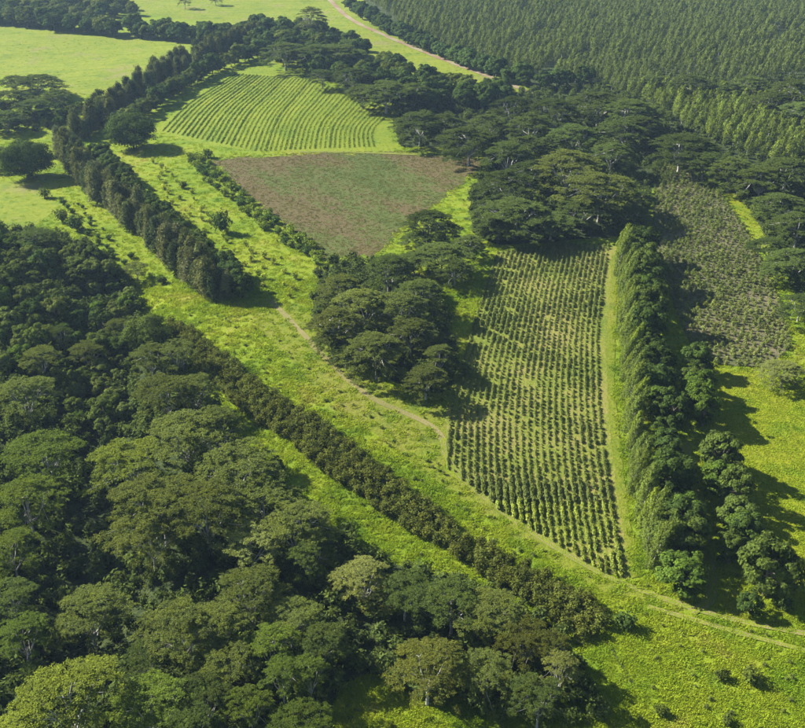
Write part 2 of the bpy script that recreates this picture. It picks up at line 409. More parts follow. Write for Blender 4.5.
PX['pasture_l'] = [(-60, 14), (30, 26), (120, 33), (210, 38), (150, 72), (110, 97), (60, 92), (10, 75), (-60, 68)]
PX['pasture_c'] = [(120, -14), (330, -14), (372, 20), (430, 52), (535, 92), (500, 92), (430, 78), (380, 65), (330, 32), (250, 28), (215, 22), (140, 14)]
PX['pasture_w'] = [(-60, 178), (40, 182), (60, 205), (20, 240), (-60, 240)]
PX['meadow'] = [(285, 300), (318, 320), (345, 355), (400, 392), (447, 408), (446, 470), (520, 520), (600, 572), (640, 590), (690, 612), (600, 590), (530, 548), (460, 498), (400, 455), (330, 400), (280, 350), (250, 318)]
PX['verge'] = [(612, 255), (619, 255), (616, 330), (614, 380), (621, 450), (630, 520), (640, 578), (632, 580), (618, 500), (609, 420), (606, 350)]
PX['glade'] = [(726, 187), (760, 195), (770, 214), (750, 222), (730, 210)]
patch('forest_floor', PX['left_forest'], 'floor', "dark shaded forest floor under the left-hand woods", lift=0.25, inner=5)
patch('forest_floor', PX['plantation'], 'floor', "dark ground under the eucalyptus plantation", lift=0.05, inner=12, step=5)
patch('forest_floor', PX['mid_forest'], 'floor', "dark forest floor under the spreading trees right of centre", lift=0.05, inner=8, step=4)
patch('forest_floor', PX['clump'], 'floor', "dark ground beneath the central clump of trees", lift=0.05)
patch('orchard_field', PX['orchard'], 'orchard_soil', "dry yellowish soil of the long field with parallel crop rows")
patch('fallow_field', PX['fallow'], 'brown', "reddish brown weedy fallow field", jit=3.0)
patch('striped_field', PX['striped'], 'stripe', "curving hillside field of light green strips")
patch('scrub_field', PX['scrub'], 'scrub', "grey brown field of low scrubby plants")
patch('crop_field', PX['yellow'], 'yellow', "bright yellow green crop field at the right edge")
patch('pasture', PX['pasture_l'], 'pasture', "smooth pale green pasture at the upper left")
patch('pasture', PX['pasture_c'], 'pasture', "smooth green pasture strip at the top beside the dirt road", lift=0.05)
patch('pasture', PX['pasture_w'], 'pasture', "small bright pasture at the left edge")
patch('pasture', PX['glade'], 'yellow', "small bright glade between trees and scrub field")
patch('meadow', PX['meadow'], 'meadow', "dry yellowish mown meadow strip along the track")
patch('field_verge', PX['verge'], 'meadow', "dry yellow grass strip beside the windbreak", lift=0.12, jit=0.3)
TRACKS = []
TRACKS.append(ribbon('dirt_track', [(268, 298), (296, 326), (328, 362), (368, 398), (412, 416), (436, 428), (444, 442)], 1.9, "thin tan dirt track curving below the central clump of trees", mat='tan'))
TRACKS.append(ribbon('dirt_track', [(444, 438), (443, 455), (470, 488), (530, 532), (600, 575), (645, 592), (690, 608), (740, 622), (805, 634), (860, 642)], 1.7, "grassy dirt track along the lower edge of the crop rows", lift=0.16))
TRACKS.append(ribbon('dirt_track', [(648, 607), (690, 619), (745, 635), (805, 651), (860, 663)], 1.4, "second pair of wheel ruts below the main dirt track", lift=0.18))
TRACKS.append(ribbon('dirt_track', [(690, 612), (708, 605), (713, 590), (710, 565), (704, 520), (692, 480), (684, 440)], 2.4, "dirt track turning off between the two tree rows", lift=0.2))
TRACKS.append(ribbon('dirt_road', [(310, -20), (332, 2), (352, 22), (385, 36), (420, 50), (470, 70), (533, 94)], 4.5, "reddish far dirt road along the plantation edge", lift=0.25, mat='road'))
TRACKS.append(ribbon('footpath', [(606, 640), (616, 656), (626, 672), (636, 690)], 0.7, "thin dark path line below the end of the hedge band", lift=0.1, mat='floor'))
TRACKS.append(ribbon('dirt_track', [(300, 152), (380, 153), (440, 156), (478, 158)], 2.5, "thin farm track along the top of the fallow field", lift=0.2))

# ------------------------------------------------------------------ plant prototypes (unit: metres)
def proto_albizia(seed, Rr=13.0, H=21.0, nplate=48, dens=560, leaf=0.28, pr0=2.0, pr1=3.9, drop=0.40, expo=2.0, tier=1.5, thick=0.10):
    g = np.random.default_rng(seed); mb = MB(); tb = MB()
    k = np.arange(nplate); ga = k * 2.39996 + g.normal(size=nplate) * 0.25
    rr = Rr * np.sqrt((k + 0.5) / nplate) * g.uniform(0.88, 1.06, nplate)
    asym = 1 + 0.16 * np.sin(ga * 2 + seed) + 0.10 * np.sin(ga * 3 + seed * 2)
    rr = rr * asym; off = g.normal(size=2) * 0.8
    px, py = rr * np.cos(ga) + off[0], rr * np.sin(ga) + off[1]
    pz = H - drop * H * np.clip(rr / Rr, 0, 1.25) ** expo
    pz = np.round(pz / tier) * tier + g.normal(size=nplate) * 0.22 - (g.uniform(size=nplate) < 0.22) * 1.6
    prad = g.uniform(pr0, pr1, nplate) * (1.0 - 0.12 * (rr / Rr)) * Rr / 13
    tilt = 0.10 * rr / Rr
    def plate(cx, cy, cz, pr, an, tl, n, thick):
        nsub = max(6, int(pr * 5.5)); th = g.uniform(0, 6.283, nsub); lob = 1 + 0.22 * np.sin(th * 3 + g.uniform(0, 6)) + 0.15 * np.sin(th * 5 + g.uniform(0, 6))
        sr = pr * np.sqrt(g.uniform(0, 1, nsub)) * lob
        sx, sy = sr * np.cos(th), sr * np.sin(th); sz = -0.09 * sr ** 2 / pr + g.normal(size=nsub) * thick
        idx = g.integers(0, nsub, n); r = g.normal(size=(n, 3)) * np.array([0.46, 0.46, 0.07])
        lx = sx[idx] + r[:, 0]; ly = sy[idx] + r[:, 1]; lz = sz[idx] + r[:, 2] - 0.12 * (r[:, 0] ** 2 + r[:, 1] ** 2)
        out = lx * math.cos(an) + ly * math.sin(an)
        cen = np.stack([cx + lx, cy + ly, cz + lz - tl * out], 1)
        nr = g.normal(size=(n, 3)) * 0.32 + np.array([0.25 * tl * math.cos(an), 0.25 * tl * math.sin(an), 1.0])
        s = g.uniform(0.6, 1.25, n) * leaf
        leaves(mb, cen, nr, s, s * 0.55, g, fold=0.3)
    for q in range(nplate):
        plate(px[q], py[q], pz[q], prad[q], ga[q], tilt[q], int(dens * 0.85 * (prad[q] / 2.5) ** 2), thick)
    # lower, thinner plates under the rim and inside
    for q in range(int(nplate * 0.6)):
        an = g.uniform(0, 6.283); r = Rr * g.uniform(0.35, 0.98); pr = g.uniform(1.4, 2.6) * Rr / 13
        plate(r * math.cos(an), r * math.sin(an), H * (0.76 - 0.40 * (r / Rr) ** 2.0 - g.uniform(0.0, 0.24)), pr, an, 0.25, int(dens * 0.6 * (pr / 2.5) ** 2), 0.3)
    # trunk and limbs
    fork = np.array([0, 0, H * 0.30])
    tube(tb, [(0, 0, -1.0), (0.1, 0.05, H * 0.1), (0, 0, H * 0.2), fork], [0.75, 0.55, 0.48, 0.42], 8)
    nl = 7; base = g.uniform(0, 6.28); mids = []
    for a in range(nl):
        an = base + a * 6.283 / nl + g.normal() * 0.2; r = Rr * g.uniform(0.35, 0.5)
        mid = np.array([r * math.cos(an), r * math.sin(an), H * g.uniform(0.62, 0.72)])
        limb(tb, fork + np.array([0, 0, -g.uniform(0, 1.5)]), mid, 0.30, 0.17, g, sag=-0.6); mids.append(mid)
    mids.append(np.array([0, 0, H * 0.75])); limb(tb, fork, mids[-1], 0.3, 0.18, g)
    for q in range(nplate):
        p = np.array([px[q], py[q], pz[q] - 0.25]); d = [np.linalg.norm(p - m) for m in mids]; m = mids[int(np.argmin(d))]
        limb(tb, m, p, 0.13, 0.04, g, sag=-0.4, k=4, sides=4)
    return tb.mesh("albizia_trunk", M['bark_pale']), mb.mesh("albizia_crown", M['albizia'])
def proto_round(seed, Rr=4.5, H=10.0, nclump=46, dens=110, leaf=0.34, base=0.04, mat='broad', squash=1.0, jag=0.22):
    g = np.random.default_rng(seed); mb = MB(); tb = MB()
    zc = H * (base + (1 - base) * 0.52); hz = H * (1 - base) * 0.5
    d = norm(g.normal(size=(nclump, 3))); d[:, 2] = np.where((d[:, 2] < -0.3) & (g.uniform(size=nclump) < 0.45), -d[:, 2], d[:, 2])
    rad = g.uniform(1 - jag, 1.05, nclump) * (1 + 0.14 * np.sin(3 * np.arctan2(d[:, 1], d[:, 0]) + seed))
    cx = d * np.array([Rr, Rr, hz]) * rad[:, None] * 0.82 + np.array([0, 0, zc])
    crad = g.uniform(0.16, 0.30, nclump) * Rr
    for q in range(nclump):
        n = int(dens * (crad[q] / (0.23 * Rr)) ** 2); e = norm(g.normal(size=(n, 3))); e[:, 2] = np.abs(e[:, 2]) * 0.9 - 0.25
        cen = cx[q] + e * crad[q] * g.uniform(0.6, 1.1, (n, 1)) * np.array([1.1, 1.1, 0.8 * squash])
        nr = e + d[q] * 0.4 + np.array([0, 0, 0.55]) + g.normal(size=(n, 3)) * 0.35
        s = g.uniform(0.6, 1.3, n) * leaf; leaves(mb, cen, nr, s, s * 0.55, g, fold=0.25)
    tube(tb, [(0, 0, -0.6), (0.05, 0, H * 0.2), (0, 0.05, H * 0.45)], [0.035 * H, 0.026 * H, 0.02 * H], 6)
    for q in range(0, nclump, 4): limb(tb, (0, 0, H * g.uniform(0.28, 0.45)), cx[q], 0.014 * H, 0.005 * H, g, k=4, sides=4)
    return tb.mesh("broadleaf_trunk", M['bark_dark']), mb.mesh("broadleaf_crown", M[mat])
def proto_euc(seed, H=15.0, Rr=2.3, ntuft=60, per=34, leaf=0.34, lean=0.20, mat='euc', base=0.12):
    """narrow leaning eucalyptus: upswept tufts round a leaning stem"""
    g = np.random.default_rng(seed); mb = MB(); tb = MB()
    def stem(t): return np.array([lean * H * t ** 1.5, 0.25 * math.sin(t * 3 + seed), H * t])
    for q in range(ntuft):
        t = base + (1 - base) * (q + g.uniform(0, 1)) / ntuft; an = g.uniform(0, 6.283)
        prof = Rr * (1 - ((t - 0.30) / 0.78) ** 2 if t > 0.30 else 0.75 + 0.25 * t / 0.30); prof = max(prof, 0.25)
        r = prof * g.uniform(0.35, 1.0); p0 = stem(t) + np.array([r * math.cos(an), r * math.sin(an), -0.25 * r])
        up = norm(np.array([0.45 + 0.35 * math.cos(an), 0.35 * math.sin(an), 1.0])); L = g.uniform(0.9, 1.9) * (H / 15)
        n = int(per * g.uniform(0.7, 1.3)); tt = g.uniform(-0.6, 1, n)[:, None]
        cen = p0 + up * tt * L + g.normal(size=(n, 3)) * 0.32 * (1.1 - np.abs(tt)) * Rr / 2.3
        nr = norm(np.array([math.cos(an), math.sin(an), 0.7])) + g.normal(size=(n, 3)) * 0.5
        s = g.uniform(0.6, 1.3, n) * leaf
        leaves(mb, cen, nr, s, s * 0.38, g, tdir=up + g.normal(size=(n, 3)) * 0.5, fold=0.2)
    ts = np.linspace(0, 0.95, 6); pts = [stem(t) for t in ts]; pts[0][2] = -0.6
    tube(tb, pts, np.linspace(0.014 * H, 0.003 * H, 6), 5)
    for q in range(8):
        t = g.uniform(0.25, 0.8); an = g.uniform(0, 6.28); limb(tb, stem(t), stem(t + 0.1) + np.array([math.cos(an), math.sin(an), 0]) * Rr * 0.6, 0.05, 0.02, g, k=3, sides=3)
    return tb, mb
def proto_iron(seed, H=13.0, Rr=3.2):
    g = np.random.default_rng(seed); mb = MB(); tb = MB(); nt_ = 70
    for q in range(nt_):
        t = 0.12 + 0.86 * (q / nt_) ** 0.9; an = g.uniform(0, 6.283); prof = Rr * (1.02 - 0.75 * t ** 2.2) * (0.8 + 0.3 * math.sin(an * 2 + seed))
        r = prof * g.uniform(0.45, 1.0); p0 = np.array([r * math.cos(an), r * math.sin(an), H * t])
        n = 46; cen = p0 + g.normal(size=(n, 3)) * np.array([0.6, 0.6, 0.55])
        nr = np.array([math.cos(an), math.sin(an), 0.8]) + g.normal(size=(n, 3)) * 0.6
        s = g.uniform(0.35, 0.75, n)
        leaves(mb, cen, nr, s, s * 0.22, g, tdir=np.array([math.cos(an), math.sin(an), 0.9]) + g.normal(size=(n, 3)) * 0.6)
    tube(tb, [(0, 0, -0.6), (0.1, 0, H * .4), (0, 0.1, H * .8)], [0.25, 0.16, 0.05], 6)
    for q in range(12):
        t = g.uniform(0.2, 0.8); an = g.uniform(0, 6.28); limb(tb, (0, 0, H * t), (Rr * .7 * math.cos(an), Rr * .7 * math.sin(an), H * (t + .08)), 0.07, 0.02, g, k=3, sides=4)
    return tb.mesh("ironwood_trunk", M['bark_dark']), mb.mesh("ironwood_crown", M['iron'])
def proto_bush(seed, Rr=1.6, H=3.0, n=420, leaf=0.26, mat='shrub', up=0.6, narrow=0.5):
    g = np.random.default_rng(seed); mb = MB(); nst = 16
    an = g.uniform(0, 6.283, nst); rr = Rr * np.sqrt(g.uniform(0, 1, nst)) * 0.8
    top = np.stack([rr * np.cos(an), rr * np.sin(an), H * (1 - 0.45 * (rr / Rr) ** 2) * g.uniform(0.75, 1.05, nst)], 1)
    i = g.integers(0, nst, n); t = g.uniform(0.15, 1, n) ** 0.6
    cen = top[i] * np.stack([0.35 + 0.65 * t] * 2 + [t], 1) + g.normal(size=(n, 3)) * np.array([0.16, 0.16, 0.12]) * Rr
    cen[:, 2] = np.maximum(cen[:, 2], 0.1)
    dr = norm(cen * np.array([1, 1, 0.3])); nr = dr * 0.6 + np.array([0, 0, up]) + g.normal(size=(n, 3)) * 0.5
    s = g.uniform(0.6, 1.35, n) * leaf; leaves(mb, cen, nr, s, s * narrow, g, fold=0.3)
    for q in range(nst // 2): limb(mb, (0, 0, -0.3), top[q] * 0.8, 0.04, 0.015, g, k=3, sides=3, mat=1)
    return mb.mesh("bush", [M[mat], M['bark_dark']])
def proto_blades(seed, n, Rr, h0, h1, wd, mat='blade', droop=0.5):
    """grass clump: curved two-segment blades"""
    g = np.random.default_rng(seed); mb = MB()
    r = Rr * np.sqrt(g.uniform(0, 1, n)); an = g.uniform(0, 6.283, n); b = np.stack([r * np.cos(an), r * np.sin(an), np.full(n, -0.05)], 1)
    d = g.uniform(0, 6.283, n); h = g.uniform(h0, h1, n); o = np.stack([np.cos(d), np.sin(d), np.zeros(n)], 1); s = np.stack([-np.sin(d), np.cos(d), np.zeros(n)], 1) * wd
    m = b + o * (h * droop * 0.35)[:, None] + np.array([0, 0, 1]) * (h * 0.65)[:, None]
    t = b + o * (h * droop * 1.1)[:, None] + np.array([0, 0, 1]) * (h * g.uniform(0.7, 1.0, n))[:, None]
    V = np.stack([b - s, b + s, m + s * 1.1, m - s * 1.1, t], 1).reshape(-1, 3); k = np.arange(n)[:, None] * 5
    mb.add(V, k + np.array([[0, 1, 2, 3]])); nb = MB()
    mb.v.append(np.zeros((0, 3), np.float32))
    mb.f.append((k + np.array([[3, 2, 4]])).astype(np.int32)); mb.m.append(np.zeros(n, np.int32))
    return mb.mesh("grass_clump", M[mat])

ALB = [proto_albizia(s, nplate=[46, 52, 42, 50, 48, 56][s], H=[21, 20, 22, 19, 21, 20][s]) for s in range(6)]
ALN = [proto_albizia(200 + s, nplate=[30, 34, 28, 32, 36, 30][s], H=[21, 20, 22, 19, 21, 20][s], dens=520, leaf=0.25, pr0=2.5, pr1=4.7, drop=0.30, expo=2.2, tier=2.1, thick=0.07) for s in range(6)]
BRD = [proto_round(20 + s, nclump=[46, 40, 52, 44][s], H=[10, 9, 11, 10][s]) for s in range(4)]
BIG = [proto_round(30 + s, 12.5, 17.0, nclump=150, dens=150, leaf=0.42, jag=0.15) for s in range(2)]
IRN = [proto_iron(40 + s) for s in range(3)]
THK = [proto_round(50 + s, 4.8, 8.5, nclump=56, dens=70, leaf=0.45) for s in range(4)]
WB = []
for s in range(4):
    t_, m_ = proto_euc(60 + s, H=13.0, Rr=2.3, ntuft=100, per=70, leaf=0.22, lean=0.27, base=0.05)
    WB.append((t_.mesh("eucalyptus_trunk", M['bark_pale']), m_.mesh("eucalyptus_crown", M['euc'])))
EU = []
for s in range(5):
    t_, m_ = proto_euc(80 + s, H=12.0, Rr=3.0, ntuft=46, per=18, leaf=0.46, lean=0.24, base=0.3)
    one = MB(); one.add(np.concatenate(m_.v), np.concatenate(m_.f), 0); one.add(np.concatenate(t_.v), np.concatenate(t_.f), 1)
    EU.append(one.mesh("eucalyptus", [M['euc'], M['bark_pale']]))
HED = [proto_bush(100 + s, 1.75, 3.4, 520, 0.24) for s in range(4)]
CRP = [proto_bush(110 + s, 0.62, 1.0, 110, 0.18, 'crop', up=0.8, narrow=0.45) for s in range(4)]
for me_ in CRP:
    for v_ in me_.vertices: v_.co.x *= 0.66; v_.co.y *= 1.4
SCR = [proto_bush(120 + s, 0.95, 1.7, 120, 0.26, 'crop', up=0.5, narrow=0.35) for s in range(4)]
BSH = [proto_bush(130 + s, 2.0, 2.8, 420, 0.30, 'broad') for s in range(3)]
UND = [proto_bush(140 + s, 2.6, 4.2, 380, 0.42, 'broad') for s in range(4)]
GRS = [proto_blades(150 + s, 60, 0.8, 0.18, 0.55, 0.045) for s in range(4)]
def proto_weed(seed):
    return proto_blades(seed, 46, 1.5, 0.25, 0.7, 0.10, 'weed')
GRW = [proto_weed(170 + s) for s in range(3)]
GRF = [proto_blades(160 + s, 46, 1.5, 0.25, 0.65, 0.11) for s in range(3)]

# ------------------------------------------------------------------ placing individuals
ITEMS = []    # every tree and plant, labelled at the end
def put_tree(name, protos, k, x, y, scale, rz, tint, info, zs=1.0, tilt=(0, 0)):
    z = float(height(x, y)); e = bpy.data.objects.new(name, None); C.objects.link(e)
    e.location = (x, y, z); e.rotation_euler = (tilt[0], tilt[1], rz); e.scale = (scale, scale, scale * zs); e.empty_display_size = 0.5
    tr, cr = protos[k % len(protos)]
    a = bpy.data.objects.new('trunk', tr); b = bpy.data.objects.new('crown', cr)
    for o in (a, b): C.objects.link(o); o.parent = e
    b.color = (*tint, 1); info['o'] = e; info['p'] = project(x, y, z + 5); info['xy'] = (x, y); ITEMS.append(info); return e
def put_one(name, meshes, k, x, y, scale, rz, tint, info, zs=1.0):
    o = bpy.data.objects.new(name, meshes[k % len(meshes)]); C.objects.link(o)
    z = float(height(x, y)); o.location = (x, y, z); o.rotation_euler = (0, 0, rz); o.scale = (scale, scale, scale * zs)
    o.color = (*tint, 1); info['o'] = o; info['p'] = project(x, y, z + 1); info['xy'] = (x, y); ITEMS.append(info); return o
TINT = {'y': (1.6, 1.6, 0.85), 'g': (1.02, 1.2, 0.72), 'd': (0.72, 0.84, 0.76), 'p': (1.45, 1.35, 1.35), 'n': (1.1, 1.12, 0.95), 'o': (1.12, 1.06, 0.8), 'b': (0.85, 1.0, 1.05)}
TNAME = {'y': 'yellow green', 'g': 'fresh green', 'd': 'dark green', 'p': 'pale grey green', 'n': 'mid green', 'o': 'olive green', 'b': 'blue green'}
def jt(t, g, a=0.10):
    l = 1 + float(np.clip(g.normal(), -2, 2)) * a * 1.3; w = float(np.clip(g.normal(), -1.5, 1.5)) * a * 0.18
    return (t[0] * l * (1 + w), t[1] * l, t[2] * l * (1 - w))
def albizias(zone, phrase, lst, seed, cat='tree', pro=None):
    g = np.random.default_rng(seed)
    for j, it in enumerate(lst):
        cx, cy, rp = it[:3]; t = it[3] if len(it) > 3 else 'n'; hs = it[4] if len(it) > 4 else 1.0
        # crown centre height depends on radius, radius on distance: two passes
        H = 18.0
        for _ in range(4):
            x, y = at(cx, cy, H * 0.86); d = project(x, y, float(height(x, y)) + H * 0.86)[2]; rm = rp * d / FPX; H = float(np.clip(rm * 1.55, 11, 25)) * hs
        s = rm / 15.3
        put_tree('albizia_tree', pro or ALB, int(g.integers(0, 6)), float(x), float(y), s, g.uniform(0, 6.28), jt(TINT[t], g, 0.15),
                 dict(zone=zone, phrase=phrase, kind='albizia', t=t, cat=cat), zs=H / 20.5 / s)
albizias('west', 'on the left slope',
 [(35, 234, 22, 'd', .7), (136, 265, 15, 'n', .6), (40, 352, 23, 'n'), (88, 350, 21, 'n'), (118, 325, 16, 'n'), (60, 330, 15, 'd'),
  (25, 388, 34, 'n'), (40, 446, 46, 'g'), (25, 494, 42, 'g'), (10, 545, 34, 'g'), (150, 352, 25, 'n'), (178, 348, 24, 'n'), (165, 385, 36, 'n'), (194, 382, 30, 'n')], 1, pro=ALN)
albizias('big', 'beside the dark gully',
 [(132, 452, 45, 'y'), (185, 425, 46, 'n'), (160, 492, 55, 'n'), (214, 424, 38, 'n'), (235, 458, 48, 'n'), (205, 505, 48, 'n'), (262, 490, 44, 'n'),
  (250, 535, 38, 'p'), (294, 520, 42, 'n'), (308, 548, 30, 'd'), (150, 530, 42, 'o')], 2, pro=ALN)
albizias('south', 'in the bottom left forest',
 [(88, 608, 42, 'n'), (22, 632, 34, 'g'), (8, 590, 30, 'd'), (68, 690, 66, 'y'), (150, 700, 50, 'g'), (182, 622, 48, 'n'), (150, 655, 30, 'd'), (12, 728, 36, 'y'),
  (250, 585, 42, 'n'), (212, 622, 42, 'n'), (290, 612, 36, 'n'), (322, 636, 30, 'd'), (228, 655, 38, 'n'), (270, 640, 32, 'g'), (205, 690, 34, 'd'), (282, 672, 28, 'g'), (310, 668, 22, 'g'), (190, 722, 34, 'd'), (250, 700, 30, 'g'), (300, 726, 42, 'g')], 3, pro=ALN)
albizias('gully_end', 'below the dark hedge',
 [(364, 574, 34, 'p'), (405, 585, 36, 'd'), (452, 592, 42, 'd'), (492, 606, 40, 'n'), (528, 632, 36, 'o'), (555, 640, 22, 'o'), (428, 660, 46, 'o'), (485, 664, 36, 'n'), (540, 690, 34, 'd'), (560, 665, 22, 'p')], 4, pro=ALN)
albizias('clump', 'in the central clump',
 [(340, 282, 26, 'n', 0.9), (388, 264, 30, 'd', 0.9), (362, 300, 36, 'n', 0.9), (338, 318, 34, 'n', 0.9), (398, 300, 36, 'n', 0.9), (376, 342, 38, 'n', 0.85), (332, 334, 20, 'd', 0.8), (410, 325, 30, 'n', 0.9), (426, 372, 27, 'n', 0.9), (440, 350, 20, 'n', 0.9), (345, 346, 18, 'd', 0.8), (420, 285, 30, 'd', 0.9)], 5)
albizias('neck', 'below the fallow field',
 [(428, 219, 31, 'd', .62), (442, 247, 34, 'd', .62), (414, 258, 24, 'd', .6), (455, 266, 24, 'd', .7), (470, 240, 20, 'd', .7), (445, 228, 22, 'd', .6), (418, 234, 20, 'd', .6)], 6)
albizias('grove', 'in the grove above the crop rows',
 [(420, 116, 31, 'd', 0.75), (470, 132, 38, 'd', 0.75), (445, 120, 26, 'd', 0.75), (508, 150, 30, 'd', 0.75), (510, 180, 36, 'd', 0.75), (494, 200, 20, 'd', 0.7), (516, 207, 48, 'd', 0.6), (515, 102, 30, 'd', 0.75), (555, 106, 34, 'd', 0.75),
  (600, 97, 40, 'd', 0.75), (628, 107, 32, 'd', 0.75), (530, 122, 30, 'd', 0.75), (575, 130, 33, 'd', 0.75), (622, 125, 30, 'd', 0.75), (642, 122, 24, 'd', 0.75), (568, 162, 42, 'n', 0.75), (612, 150, 26, 'd', 0.75), (602, 184, 46, 'n', 0.75),
  (528, 140, 26, 'd', 0.75), (530, 168, 26, 'd', 0.75), (585, 205, 34, 'd', 0.6), (626, 208, 27, 'd', 0.6), (552, 217, 30, 'd', 0.6), (500, 217, 30, 'd', 0.6), (640, 195, 22, 'd', 0.75), (490, 118, 24, 'd', 0.75)], 7)
albizias('east', 'around the scrub field',
 [(682, 142, 40, 'd', 0.68), (705, 156, 30, 'd', 0.68), (652, 112, 24, 'd', 0.68), (732, 166, 30, 'd', 0.68), (762, 172, 34, 'd', 0.68), (788, 165, 34, 'd', 0.68), (784, 198, 34, 'd', 0.68), (800, 220, 32, 'd', 0.68), (772, 244, 26, 'd', 0.68),
  (798, 255, 34, 'd', 0.68), (802, 300, 26, 'd', 0.68), (778, 268, 20, 'd', 0.68), (740, 175, 24, 'd', 0.68), (785, 366, 26, 'p', .7)], 8)
albizias('far_right', 'crossing the plantation',
 [(690, 81, 26, 'b', .6), (655, 78, 20, 'b', .6), (728, 86, 20, 'b', .6), (792, 84, 26, 'd'), (770, 96, 26, 'd', .7), (752, 80, 22, 'd', .8), (800, 108, 26, 'b', .6)], 9)
albizias('northwest', 'along the left edge pastures',
 [(36, 80, 30, 'd', .5), (8, 94, 28, 'd', .55), (56, 94, 20, 'd', .5), (-10, 150, 24, 'd', .6), (5, 114, 24, 'd', .55), (30, 104, 24, 'd', .5), (58, 112, 14, 'd', .5), (14, 78, 20, 'd', .5)], 10)
albizias('north', 'beside the top pasture',
 [(311, 12, 18, 'n', 1.15), (184, -4, 9, 'n', 1.0), (215, -6, 8, 'n', 1.0), (285, 47, 30, 'd', 0.7), (338, 48, 34, 'd', 0.7), (312, 50, 26, 'd', 0.7), (352, 72, 24, 'd', 0.7), (322, 72, 18, 'd', 0.7), (386, 86, 34, 'd', 0.7), (362, 88, 22, 'd', 0.7), (352, 42, 20, 'd', 0.7), (415, 88, 24, 'd', 0.7)], 11)

# ---- broadleaf trees filling the woods, one by one
def wood(zone, label, group, P, spacing, srange, tints, seed, avoid=None, protos=None, name='broadleaf_tree', cat='tree', zs=(0.85, 1.15)):
    g = np.random.default_rng(seed); pts = poisson(P, spacing, seed=seed); n = 0
    for x, y in pts:
        if avoid is not None and avoid(x, y): continue
        tt = tints[g.integers(0, len(tints))]
        put_tree(name, protos or BRD, int(g.integers(0, 4)), float(x), float(y), g.uniform(*srange), g.uniform(0, 6.28), jt(TINT[tt], g, 0.12),
                 dict(zone=zone, wlabel=label, t=tt, group=group, cat=cat), zs=g.uniform(*zs)); n += 1
    return n
MIXED = poly([(-40, 248), (30, 246), (95, 260), (122, 290), (140, 318), (126, 350), (124, 385), (130, 425), (100, 440), (70, 420), (55, 395), (-30, 372)])
wood('mixed', 'rounded tree in the left slope mixed wood', 'mixed broadleaf wood on the left slope', MIXED, 5.6, (0.55, 1.05), 'dpnopbgp', 21)
def rowtrees(zone, phrase, desc, px, spacing, protos, name, srange, tints, seed, jit=1.0, zs=(0.9, 1.1), rz=None, cat='tree', offs=(0.0,)):
    g = np.random.default_rng(seed); L = resample(smooth(poly(px), 2), spacing); d = np.gradient(L, axis=0); d /= np.hypot(d[:, 0], d[:, 1])[:, None]
    nrm = np.stack([-d[:, 1], d[:, 0]], 1)
    for o in offs:
        for k, p in enumerate(L):
            q = p + nrm[k] * o + g.normal(size=2) * jit
            r = g.uniform(0, 6.28) if rz is None else rz + g.normal() * 0.25
            put_tree(name, protos, int(g.integers(0, 8)), float(q[0]), float(q[1]), g.uniform(*srange), r, jt(TINT[tints[g.integers(0, len(tints))]], g, 0.08),
                     dict(zone=zone, phrase=phrase, desc=desc, order='row', cat=cat), zs=g.uniform(*zs))
rowtrees('windbreak', 'from the near end of the tall windbreak', 'feathery sunlit eucalyptus', [(619, 255), (622, 300), (624, 350), (628, 420), (636, 490), (651, 568)], 3.7, WB, 'eucalyptus_tree', (0.62, 1.05), 'nyn', 31, 0.6, rz=0.25)
rowtrees('row2', 'from the near end behind the windbreak', 'dark rounded tree', [(640, 262), (645, 320), (651, 365), (660, 440), (672, 500), (686, 590)], 5.6, BRD, 'broadleaf_tree', (0.7, 1.5), 'ddng', 32, 1.2, zs=(0.75, 1.2))
rowtrees('row3', 'from the near end by the yellow crop', 'dense dark green tree', [(692, 372), (698, 400), (706, 430)], 4.8, BRD, 'broadleaf_tree', (0.6, 1.2), 'dng', 33, 1.1, zs=(0.75, 1.25))
rowtrees('row4', 'from the near end of the corner row', 'dense dark tree', [(712, 466), (722, 495), (730, 530), (740, 565), (752, 606)], 4.6, BRD, 'broadleaf_tree', (0.55, 1.4), 'dnng', 34, 1.6, zs=(0.75, 1.25))
rowtrees('iron', 'from the near end of the hedgerow', 'grey brown feathery ironwood', [(216, 302), (190, 283), (160, 255), (128, 228), (100, 202), (76, 178), (58, 152)], 4.4, IRN, 'ironwood_tree', (0.65, 1.2), 'onpd', 35, 1.2, offs=(0.0, -4.5))
rowtrees('iron_side', 'from the near end beside the ironwood hedgerow', 'leafy dark green tree', [(246, 298), (212, 270), (178, 240), (148, 212), (120, 184), (98, 160)], 4.6, BRD, 'broadleaf_tree', (0.75, 1.1), 'ddnb', 36, 1.0)
rowtrees('upper_iron', 'from the near end of the upper hedgerow', 'dim brownish ironwood', [(84, 140), (108, 122), (140, 100), (178, 76), (215, 58), (262, 42)], 5.5, IRN, 'ironwood_tree', (0.7, 1.25), 'ond', 37, 1.4, offs=(0.0, 5.0))
rowtrees('upper_side', 'from the near end beside the striped field', 'leafy grey green tree', [(118, 140), (140, 118), (168, 98), (200, 80), (230, 66), (262, 56)], 6.0, BRD, 'broadleaf_tree', (0.9, 1.3), 'nbp', 38, 1.0)
x_, y_ = at(131, 152); put_tree('domed_tree', BIG, 0, float(x_), float(y_) + 6, 1.0, 0.4, TINT['d'], dict(label='large dark domed tree at the lower left corner of the striped field', cat='tree'))
x_, y_ = at(24, 182); put_tree('domed_tree', BIG, 1, float(x_), float(y_) + 6, 1.0, 1.4, TINT['d'], dict(label='large dark domed tree above the small left edge pasture', cat='tree'))
x_, y_ = at(150, 350); put_tree('domed_tree', BIG, 0, float(x_), float(y_), 0.62, 2.4, TINT['n'], dict(label='mid green domed tree at the upper end of the hedge band', cat='tree'))
